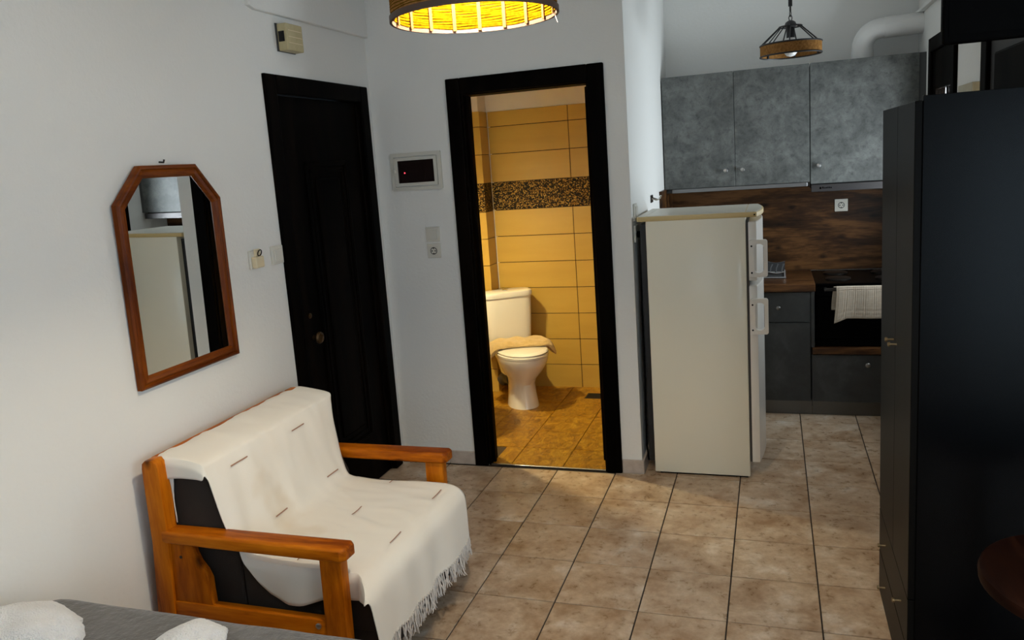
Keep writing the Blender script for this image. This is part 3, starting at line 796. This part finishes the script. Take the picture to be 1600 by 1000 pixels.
# ================================================================== WALL MIRROR
mi = thing('wall_mirror', 'wooden framed mirror with clipped top corners on the left wall', 'mirror', (XL, -1.685, 1.03))
oc = [(-1.957, 1.026), (-1.409, 1.026), (-1.414, 1.672), (-1.537, 1.806), (-1.830, 1.806), (-1.957, 1.676)]
cy = -1.684; cz = 1.42
def inset(poly, d):
    n = len(poly); out = []
    for i in range(n):
        p0, p1, p2 = Vector(poly[i-1]), Vector(poly[i]), Vector(poly[(i+1) % n])
        e1 = (p1-p0).normalized(); e2 = (p2-p1).normalized()
        n1 = Vector((-e1.y, e1.x)); n2 = Vector((-e2.y, e2.x))
        b_ = (n1+n2); b_ = b_/(1+n1.dot(n2))
        out.append(tuple(p1+b_*d))
    return out
tilt = lambda y, z, x: (XL+.004+x+(z-1.026)*.012, y, z)
lv = [(0, .0), (0, .020), (.006, .025), (.012, .025), (.016, .020), (.024, .024), (.036, .022), (.044, .012), (.044, .0)]
rings = [(inset(oc, d), h) for d, h in lv]
for i in range(6):
    j = (i+1) % 6
    g = G()
    g.loft([[tilt(*r[i], h) for r, h in rings], [tilt(*r[j], h) for r, h in rings]])
    horizontal = abs(oc[i][1]-oc[j][1]) < .2
    g.obj('frame_rail', 'cherry_y' if horizontal else 'cherry_z', mi)
g = G(); inn = inset(oc, .042)
g.bm.faces.new([g.bm.verts.new(tilt(*p, .010)) for p in inn]); g.obj('glass', 'mirror_glass', mi)
g = G(); g.bm.faces.new([g.bm.verts.new(tilt(*p, .002)) for p in reversed(inset(oc, .004))]); g.obj('backing', 'carcass_dark', mi)
G().tube([(XL, -1.690, 1.818), (XL+.02, -1.690, 1.816), (XL+.024, -1.690, 1.826)], .0035, 8).obj('hook', 'dark_metal', mi, True)

# ================================================================== ARMCHAIR
ac = thing('armchair', 'pine framed armchair with dark cushions against the left wall', 'armchair', (.5, -1.6, 0))
NY0, NY1 = -2.045, -2.0      # near side frame
FY0, FY1 = -1.20, -1.155     # far side frame
for (y0, y1, near) in ((NY0, NY1, True), (FY0, FY1, False)):
    # back post, rounded top, leaning slightly back
    top = [(.088, .775), (.092, .795), (.105, .806), (.135, .808), (.152, .798), (.158, .78)]
    G().prism([(.045, 0), (.085, .5)]+top+[(.158, .55), (.125, 0)], 'y', y0-.004, y1+.004, .005).obj('back_post', 'pine_z', ac, True)
    # armrest: swelling plan outline
    a0, a1 = y0-.014, y1+.014
    plan = [(.135, a0+.008), (.16, a0+.004), (.28, a0+.003), (.34, a0), (.84, a0-.004), (.858, a0+.012), (.860, a1-.012), (.846, a1+.002), (.34, a1), (.135, a1-.004)]
    zz = .508
    G().prism(plan, 'z', zz, zz+.046, .010, 3).obj('armrest', 'pine_x', ac, True)
    # front post
    G().prism([(.745, 0), (.752, .508), (.832, .508), (.825, 0)], 'y', y0, y1, .005).obj('front_post', 'pine_z', ac, True)
    # shaped bracket at the back post
    G().prism([(.125, .285), (.125, .508), (.245, .508), (.25, .47), (.262, .44), (.285, .41), (.298, .38), (.30, .285)], 'y', y0+.008, y1-.008, .004).obj('bracket', 'pine_z', ac, True)
    G().box(.12, .755, y0+.004, y1-.004, .12, .285, .006).obj('side_rail', 'pine_x', ac, True)
    G().lathe([(.010, y0+.004), (.010, y0-.002), (.006, y0-.005)], (.722, .265), 16, 'y').obj('bolt', 'steel', ac, True)
    G().lathe([(.0055, y0+.010), (.0055, y0+.006)], (.192, .455), 10, 'y').obj('plug', 'door_edge', ac)
G().box(.085, .115, NY1, FY0, .70, .802, .008).obj('back_rail', 'pine_y', ac, True)
G().box(.07, .10, NY1, FY0, .15, .28, .006).obj('back_rail', 'pine_y', ac, True)
G().box(.66, .70, NY1, FY0, .10, .20, .006).obj('front_rail', 'pine_y', ac, True)
# cushions
PROF = [(.10, .800), (.15, .806), (.24, .797), (.298, .783), (.316, .757), (.334, .69), (.358, .6), (.385, .52), (.425, .463), (.50, .447), (.62, .441), (.75, .441), (.86, .437), (.915, .424), (.944, .39), (.951, .32), (.953, .26), (.955, .205)]
bkpoly = [(.118, .24), (.118, .785), (.15, .795), (.27, .778), (.297, .752), (.32, .68), (.345, .6), (.372, .52), (.398, .46), (.398, .24)]
G().prism(bkpoly, 'y', -1.985, -1.215, .012, 3).obj('back_cushion', 'brown_fabric', ac, True)
G().prism([(.40, .235), (.40, .43), (.45, .430), (.86, .425), (.91, .41), (.935, .38), (.935, .24), (.92, .225)], 'y', -1.985, -1.215, .012, 3).obj('seat_cushion', 'brown_fabric', ac, True)
G().box(.30, .90, -1.98, -1.22, .09, .235, .012).obj('folded_base', 'brown_fabric', ac, True)

# ---- throw
th = thing('throw_blanket', 'cream cotton throw with tasselled hem draped over the armchair', 'blanket', (.6, -1.6, .4))
prof = catmull(PROF, 7)
NP = len(prof)
def lerp(a, b2, t): return a+(b2-a)*t
def piece(v, keys):
    for (a, va), (b2, vb) in zip(keys, keys[1:]):
        if v <= b2: return lerp(va, vb, (v-a)/(b2-a) if b2 > a else 0)
    return keys[-1][1]
# edges along profile index (in PROF units)
def near_y(t): return piece(t, [(0, -2.0), (4, -2.0), (8, -1.992), (12, -1.992), (12.6, -2.03), (13.5, -2.085), (17, -2.06)])
def far_y(t): return piece(t, [(0, -1.14), (3, -1.15), (5, -1.20), (8, -1.272), (12, -1.245), (17, -1.255)])
def overhang(t): return piece(t, [(0, .03), (.8, .085), (2.2, .07), (3.2, .055), (3.9, .02), (4.6, .004), (7.5, .004), (8.3, .05), (8.7, .09), (9.1, .122), (9.7, .142), (10.2, .135), (10.8, .112), (11.6, .104), (12.2, .09), (13, .05), (14, .0), (17, .0)])
def wob(x, y, z, s, seed=0): return noise.noise(Vector((x*s+seed, y*s, z*s)))
NU, NO = 70, 10
def throw_point(t, u):
    """t profile index, u 0 (near) .. 1 (far) on top of the cushion"""
    i = min(int(t*7), NP-2); f = t*7-i
    x = lerp(prof[i][0], prof[i+1][0], f); z = lerp(prof[i][1], prof[i+1][1], f)
    a = prof[max(i-1, 0)]; c = prof[min(i+2, NP-1)]
    tx, tz = c[0]-a[0], c[1]-a[1]; l = math.hypot(tx, tz) or 1
    nx, nz = -tz/l, tx/l
    y = lerp(near_y(t), far_y(t), u)
    d = .0
    if 4 < t < 8: d += .006*math.sin(y*38+2.5*wob(x, y, z, 4, 9))*math.sin((t-4)/4*PI)*(.6+.8*wob(0, y, z, 3, 2))
    if t < 12.5: d += .004*(wob(x*1.5, y*2.2, z, 4)) + .0025*wob(x*.5, y*2, z*.5, 13, 5)
    else:
        k = (t-12.5)/4.5
        d = .016*k*math.sin(y*26+2*math.sin(y*7))*(.5+.5*wob(0, y, 0, 3))
    if 8.5 < t < 12.3 and u > .3: d += .007*max(0, math.sin((x*.45+y)*46+4*wob(x, y, 0, 4)))**2*max(0, wob(x, y, 1, 4)+.35)*min(1, (u-.3)*5)
    x -= nx*-1*d if False else 0
    return Vector((x+nx*d, y, z+nz*d))
rows = []
NT = 136
for i in range(NT+1):
    t = 17*i/NT
    row = []
    e = throw_point(t, 0); oh = overhang(t)
    for k in range(NO, 0, -1):
        s = k/NO*oh
        bend = min(1, s/.03)
        out = .012*bend+.010*math.sin(e.x*22)*s/.12
        row.append(Vector((e.x, e.y-out, e.z-max(0, s-.006))))
    for j in range(NU+1): row.append(throw_point(t, j/NU))
    rows.append(row)
o = G().grid(rows).obj('cloth', 'throw_cotton', th, True)
md = o.modifiers.new('thickness', 'SOLIDIFY'); md.thickness = .004; md.offset = 1
# corner of cloth hanging down behind the near back post
g = G(); rr_ = []
for i in range(9):
    z = .79-.028*i
    rr_.append([(.148+.016*j/3+.004*math.sin(i), -1.996-.010*math.sin(j+i*.6)*.6, z) for j in range(4)])
o = g.grid(rr_).obj('hanging_corner', 'throw_cotton', th, True); o.modifiers.new('t', 'SOLIDIFY').thickness = .003
# woven dashes (profile index span is one point: they run across the chair)
for (t0, y0, y1, dt) in ((4.35, -1.885, -1.79, 0), (4.4, -1.505, -1.41, 0), (7.3, -1.40, -1.315, 0), (7.35, -1.77, -1.69, 0), (10.0, -1.605, -1.527, 0), (12.1, -1.41, -1.315, 0), (12.1, -1.78, -1.69, 0), (9.9, -1.96, -1.90, 0), (10.05, -1.30, -1.262, 0)):
    pts = []
    for k in range(9):
        y = lerp(y0, y1, k/8)
        u = (y-near_y(t0))/(far_y(t0)-near_y(t0))
        a = throw_point(t0, u); b2 = throw_point(t0+.09, u); c = throw_point(t0, u+.01)
        nrm = (c-a).cross(b2-a)
        if nrm.length: nrm.normalize()
        if nrm.z < 0: nrm = -nrm
        pts.append((a+nrm*.0052, a+(b2-a).normalized()*.005+nrm*.0052))
    G().grid([[p[0] for p in pts], [p[1] for p in pts]]).obj('woven_dash', 'stripe_thread', th)
# tassels along the front hem
tm = []
for k in range(6):
    g = G(); L = .062+.016*random.random()
    for q in range(3):
        a = random.uniform(-.5, .5)
        pth = [(0, 0, .008), (random.uniform(-.003, .003), random.uniform(-.003, .003), -.012)]
        for s in (.35, .7, 1): pth.append((.010*a*s+random.uniform(-.003, .003), .012*random.uniform(-1, 1)*s, -L*s-.005))
        g.tube(pth, [.0022, .0028, .0022, .002, .0012], 5)
    tm.append(g.mesh('tassel', 'tassel_cotton', True))
nT = 58
for k in range(nT):
    u = (k+.5)/nT
    p = throw_point(16.98, u)
    o = bpy.data.objects.new('tassel', tm[k % 6]); COL.objects.link(o)
    o.location = (p.x+.002, p.y, p.z); o.rotation_euler = (random.uniform(-.12, .12), random.uniform(-.1, .25), random.uniform(0, 6))
    attach(o, th)

# ================================================================== BED AND TOWELS
bd = thing('bed', 'bed with grey quilted bedspread at the lower left corner', 'bed', (.8, -3.4, 0))
BX, BY, BZ_ = (.06, 1.5), (-4.4, -2.462), .556
rows = []
def bedz(x, y):
    z = BZ_
    dy = BY[1]-y; dx0 = x-BX[0]; dx1 = BX[1]-x
    for d_, q in ((dy, .05), (dx0, .12), (dx1, .06), (y-BY[0], .06)):
        if d_ < q: z -= q*.55*(1-math.sqrt(max(0, 1-((q-max(d_, 0))/q)**2)))
    return z+.004*wob(x, y, 0, 6)
N1, N2 = 50, 60
for i in range(N1+1):
    x = BX[0]+(BX[1]-BX[0])*i/N1
    rows.append([(x, BY[1], .12)]+[(x, BY[1]-(BY[1]-BY[0])*(j/N2)**1.4, bedz(x, BY[1]-(BY[1]-BY[0])*(j/N2)**1.4)) for j in range(N2+1)])
G().grid(rows).obj('bedspread', 'bedspread', bd, True)
G().box(.07, 1.48, -4.38, -2.49, .15, .42, .03).obj('mattress', 'terry_white', bd)
G().box(.07, 1.47, -4.38, -2.50, .04, .15, .01).obj('bed_base', 'brown_fabric', bd)
for (x, y) in ((.12, -2.56), (1.42, -2.56), (.12, -4.3), (1.42, -4.3)):
    G().box(x-.03, x+.03, y-.03, y+.03, 0, .05, .004).obj('leg', 'black_metal', bd)
def terry_mound(name, label, cx, cy, rx, ry, h, ang, seed):
    g = G(); bmesh.ops.create_icosphere(g.bm, subdivisions=5, radius=1)
    for v in g.bm.verts:
        p = v.co.copy()
        f = 1+.16*noise.noise(p*1.6+Vector((seed, 0, 0)))+.05*noise.noise(p*5+Vector((seed, 3, 0)))+.02*noise.noise(p*22)
        crease = .10*max(0, math.sin(p.x*4.2+seed))*max(0, p.z)
        zz = p.z*f
        zz = max(zz, -.12)
        v.co = Vector((p.x*f*rx, p.y*f*ry, (zz+.12)*h*(1-crease)))
    g.xf(Matrix.Translation((cx, cy, BZ_+.001)) @ Matrix.Rotation(ang, 4, 'Z'))
    o = g.obj(name, 'terry_white', None, True)
    tag(o, label, 'towel', 'white towels on the bed')
terry_mound('folded_towel', 'larger white terry towel on the bed in the lower left corner', .235, -2.70, .17, .12, .085, .35, 1.7)
terry_mound('folded_towel', 'smaller white terry towel on the bed, right of the other towel', .74, -2.655, .095, .12, .062, -.3, 4.2)

# ================================================================== TOILET
TO = Matrix.Translation((.44, 1.155, .003)) @ Matrix.Rotation(math.radians(35), 4, 'Z')
tl = thing('toilet', 'white close-coupled toilet with closed lid in the bathroom', 'toilet', (.44, 1.155, .003))
def egg(cx, cy, z, rx, rf, rb, n=36):
    out = []
    for k in range(n):
        a = 2*PI*k/n; s_, c = math.sin(a), math.cos(a)
        out.append((cx+rx*c, cy+(rb if s_ > 0 else rf)*s_, z))
    return out
g = G().loft([egg(0, 0, 0, .108, .135, .19), egg(0, 0, .03, .104, .13, .19), egg(0, .005, .10, .094, .12, .185), egg(0, .01, .17, .090, .125, .18), egg(0, .0, .215, .102, .155, .18), egg(0, -.02, .27, .138, .195, .19), egg(0, -.035, .32, .163, .22, .20), egg(0, -.045, .36, .176, .232, .21), egg(0, -.045, .385, .178, .234, .21)])
g.xf(TO).obj('bowl', 'porcelain', tl, True)
g = G().loft([egg(0, -.045, .387, .180, .236, .215), egg(0, -.045, .402, .182, .238, .215), egg(0, -.045, .407, .176, .232, .21)])
g.xf(TO).obj('seat', 'porcelain', tl, True)
g = G().loft([egg(0, -.045, .4085, .174, .228, .215), egg(0, -.045, .418, .178, .234, .215), egg(0, -.043, .426, .172, .226, .21), egg(0, -.04, .430, .14, .19, .18), egg(0, -.03, .432, .05, .08, .08)])
g.xf(TO).obj('lid', 'porcelain', tl, True)
g = G().loft([sell(0, .285, .36, .155, .075, 5), sell(0, .285, .40, .165, .08, 5), sell(0, .285, .60, .178, .085, 5), sell(0, .285, .755, .185, .088, 5)])
g.xf(TO).obj('cistern', 'porcelain', tl, True)
g = G().loft([sell(0, .283, .757, .190, .093, 5), sell(0, .283, .780, .194, .097, 5), sell(0, .283, .795, .190, .093, 5), sell(0, .283, .801, .16, .07, 5)])
ll = g.xf(TO).obj('cistern_lid', 'porcelain', tl, True)
G().lathe([(.022, .800), (.022, .806), (.017, .809), (.003, .809)], (0, .283), 20).xf(TO).obj('flush_button', 'chrome', ll, True)
G().loft([sell(0, .19, .2, .09, .12, 3), sell(0, .21, .3, .11, .14, 3), sell(0, .22, .385, .15, .14, 4)]).xf(TO).obj('rear_neck', 'porcelain', tl, True)
G().tube([(-.02, .17, .15), (-.02, .25, .15), (-.03, .33, .13), (-.04, .36, .10)], .05, 16).xf(TO).obj('waste_pipe', 'carcass_grey', tl, True)
# ochre towel laid across the lid
rows_t = []
g = G(); NXT, NYT = 40, 18
def tow(u, v, top):
    w = 1-.35*max(0, (abs(2*u-1)-.8)/.2)**2
    x = -.235+.475*u; y = .045+.20*(v-.5)*w+.025*math.sin(u*5)-.05*u
    e = max(0, abs(x)-.17)
    z = .4345-e*e*9-e*.25
    puff = (1-abs(2*v-1)**4)**.5*(1-max(0, (abs(2*u-1)-.9)/.1)**2)
    if top: z += .012+.034*puff+.008*noise.noise(Vector((u*7, v*4, 2)))+.005*math.sin(u*23+v*3)
    else: z -= .016*min(1, e/.03)
    return (x, y, z)
ringsT = []
for i in range(NXT+1):
    u = i/NXT
    sc_ = 1
    ring = [tow(u, j/NYT, True) for j in range(NYT+1)]+[tow(u, 1-j/NYT, False) for j in range(1, NYT)]
    ringsT.append(ring)
o = g.loft(ringsT).xf(TO).obj('bath_towel', 'terry_ochre', None, True)
tag(o, 'ochre terry towel laid across the toilet lid', 'towel')
# floor drain
fd = thing('floor_drain', 'dark square floor drain grate in the bathroom corner', 'drain', (.9, 1.40, .003))
G().box(.845, .975, 1.335, 1.465, .002, .005, .001).obj('plate', 'dark_metal', fd)
for k in range(6): G().box(.855, .965, 1.347+k*.019, 1.357+k*.019, .004, .0062).obj('grate_slot', 'black_cavity', fd)
# wash basin and mirror lamp (mostly hidden behind the jamb)
wb = thing('wash_basin', 'white round wash basin on a pedestal behind the door jamb', 'basin', (.06, .58, 0))
G().loft([sell(.15, .58, .70, .06, .06), sell(.17, .58, .74, .16, .16), sell(.17, .58, .82, .215, .22), sell(.17, .58, .835, .215, .22), sell(.17, .58, .832, .19, .195), sell(.17, .58, .76, .10, .11)]).obj('bowl', 'porcelain', wb, True)
G().loft([sell(.05, .58, .003, .09, .10), sell(.05, .58, .2, .07, .08), sell(.08, .58, .7, .085, .09)]).obj('pedestal', 'porcelain', wb, True)
ml = thing('bathroom_lamp', 'warm glowing lamp hanging inside the bathroom beside the doorway', 'lamp', (.18, .46, 1.79))
BLX, BLY = .18, .46
G().lathe([(.012, 1.895), (.05, 1.885), (.070, 1.79), (.068, 1.79), (.046, 1.88), (.012, 1.89)], (BLX, BLY), 28).obj('shade', 'dark_metal', ml, True)
G().lathe([(.01, 1.80), (.03, 1.81), (.038, 1.84), (.03, 1.87), (.01, 1.875)], (BLX, BLY), 20).obj('glass_bulb', 'bath_lamp_glow', ml, True)
G().tube([(BLX, BLY, 1.89), (BLX, BLY, H)], .004, 8).obj('cord', 'black_plastic', ml)

# ================================================================== PENDANT LAMPS
LX, LY, LZ = 1.512, -2.29, 2.062
LR = .192
pl = thing('pendant_lamp', 'glowing woven cord drum pendant lamp at the top of the picture', 'lamp', (LX, LY, LZ))
g = G(); hz = .006
nrow = 42
g2 = G()
for k in range(nrow):
    z = LZ+.008+k*hz; n = 72
    ring = [(LX+(LR-.002)*math.cos(2*PI*i/n), LY+(LR-.002)*math.sin(2*PI*i/n), z+.0012*math.sin(5*k+i*.7)) for i in range(n)]
    g.tube(ring, .0031, 6, True)
g.obj('cord_winding', 'paper_cord', pl, True, kind='stuff')
G().ringxy(LR+.004, LZ-.004, LZ+.009, .006, (LX, LY), 72).obj('lower_rim', 'shade_rim', pl, True)
G().ringxy(LR+.0005, LZ+.010, LZ+.258, .001, (LX, LY), 72).obj('outer_lining', 'jute', pl, True)
G().ringxy(LR+.003, LZ+.255, LZ+.268, .006, (LX, LY), 72).obj('upper_rim', 'shade_rim', pl, True)
for k in range(18):
    a = 2*PI*(k+.3)/18
    M_ = Matrix.Translation((LX, LY, 0)) @ Matrix.Rotation(a, 4, 'Z')
    G().box(LR-.0085, LR-.0052, -.0045, .0045, LZ+.0, LZ+.26).xf(M_).obj('cane_strip', 'cane_strip', pl)
for k in range(3):
    a = 2*PI*k/3
    G().tube([(LX+.018*math.cos(a), LY+.018*math.sin(a), LZ+.262), (LX+(LR-.003)*math.cos(a), LY+(LR-.003)*math.sin(a), LZ+.262)], .003, 6).obj('spoke', 'black_metal', pl)
G().lathe([(.02, LZ+.18), (.02, LZ+.26), (.012, LZ+.285)], (LX, LY), 20).obj('lamp_holder', 'black_plastic', pl, True)
G().lathe([(.008, LZ+.085), (.022, LZ+.093), (.03, LZ+.115), (.026, LZ+.14), (.015, LZ+.165), (.013, LZ+.18)], (LX, LY), 24).obj('light_bulb', 'bulb_warm', pl, True)
G().tube([(LX, LY, LZ+.28), (LX, LY, H-.02)], .003, 6).obj('cord', 'black_plastic', pl)
G().lathe([(.045, H), (.045, H-.02), (.01, H-.03)], (LX, LY), 24).obj('ceiling_rose', 'black_plastic', pl, True)
G().tube([(LX+.17, LY+.085, LZ+.005), (LX+.171, LY+.086, LZ-.008), (LX+.173, LY+.086, LZ-.013), (LX+.175, LY+.087, LZ-.02)], .0008, 4).obj('loose_thread', 'tassel_cotton', pl)

KX, KY_, KZ0 = 2.268, .75, 2.232
kp = thing('kitchen_pendant', 'unlit black cage pendant lamp with a jute band in front of the cupboards', 'lamp', (KX, KY_, KZ0))
KR = .162
G().ringxy(KR, KZ0-.024, KZ0+.030, .006, (KX, KY_), 56).obj('jute_band', 'jute', kp, True)
for z in (KZ0-.027, KZ0+.033):
    G().tube([(KX+KR*math.cos(2*PI*i/48), KY_+KR*math.sin(2*PI*i/48), z) for i in range(48)], .0045, 8, True).obj('band_ring', 'black_metal', kp, True)
for k in range(6):
    a = 2*PI*(k+.35)/6
    G().box(KR-.012, KR-.006, -.005, .005, KZ0-.027, KZ0+.033).xf(Matrix.Translation((KX, KY_, 0)) @ Matrix.Rotation(a, 4, 'Z')).obj('band_strut', 'black_metal', kp)
    c, s_ = math.cos(a), math.sin(a)
    for da in (-.10, .10):
        c2, s2 = math.cos(a+da), math.sin(a+da)
        G().tube([(KX+.058*math.cos(a+da*1.6), KY_+.058*math.sin(a+da*1.6), KZ0+.125), (KX+KR*c2, KY_+KR*s2, KZ0+.033)], .0035, 6).obj('cage_rod', 'black_metal', kp)
    G().tube([(KX+.012*c, KY_+.012*s_, KZ0+.135), (KX+.06*c, KY_+.06*s_, KZ0+.125)], .0035, 6).obj('cage_arm', 'black_metal', kp)
G().tube([(KX+.06*math.cos(2*PI*i/24), KY_+.06*math.sin(2*PI*i/24), KZ0+.125) for i in range(24)], .004, 6, True).obj('upper_ring', 'black_metal', kp, True)
G().lathe([(.022, KZ0+.065), (.022, KZ0+.12), (.034, KZ0+.128), (.026, KZ0+.148), (.010, KZ0+.158)], (KX, KY_), 24).obj('lamp_holder', 'black_metal', kp, True)
G().lathe([(.003, KZ0-.036), (.022, KZ0-.031), (.037, KZ0-.012), (.040, KZ0+.008), (.034, KZ0+.030), (.022, KZ0+.052), (.018, KZ0+.068)], (KX, KY_), 24).obj('light_bulb', 'bulb_glass_off', kp, True)
for k in range(2):
    z = KZ0+.170+k*.022
    R_ = Matrix.Translation((KX, KY_, z)) @ Matrix.Rotation(PI/2*k+.4, 4, 'Z')
    G().tube([R_ @ Vector((.009*math.cos(2*PI*i/16), 0, .015*math.sin(2*PI*i/16))) for i in range(16)], .0025, 6, True).obj('chain_link', 'black_metal', kp, True)
G().tube([(KX, KY_, KZ0+.205), (KX, KY_, KZ0+.235)], .005, 8).obj('cord_clamp', 'black_metal', kp)
G().tube([(KX, KY_, KZ0+.232), (KX, KY_, KZ0+.28)], .011, 12).obj('clamp_sleeve', 'black_metal', kp)
G().tube([(KX, KY_, KZ0+.275), (KX, KY_, H-.02)], .007, 8).obj('rope_cord', 'jute', kp)
G().lathe([(.05, H), (.05, H-.02), (.012, H-.03)], (KX, KY_), 24).obj('ceiling_rose', 'black_metal', kp, True)
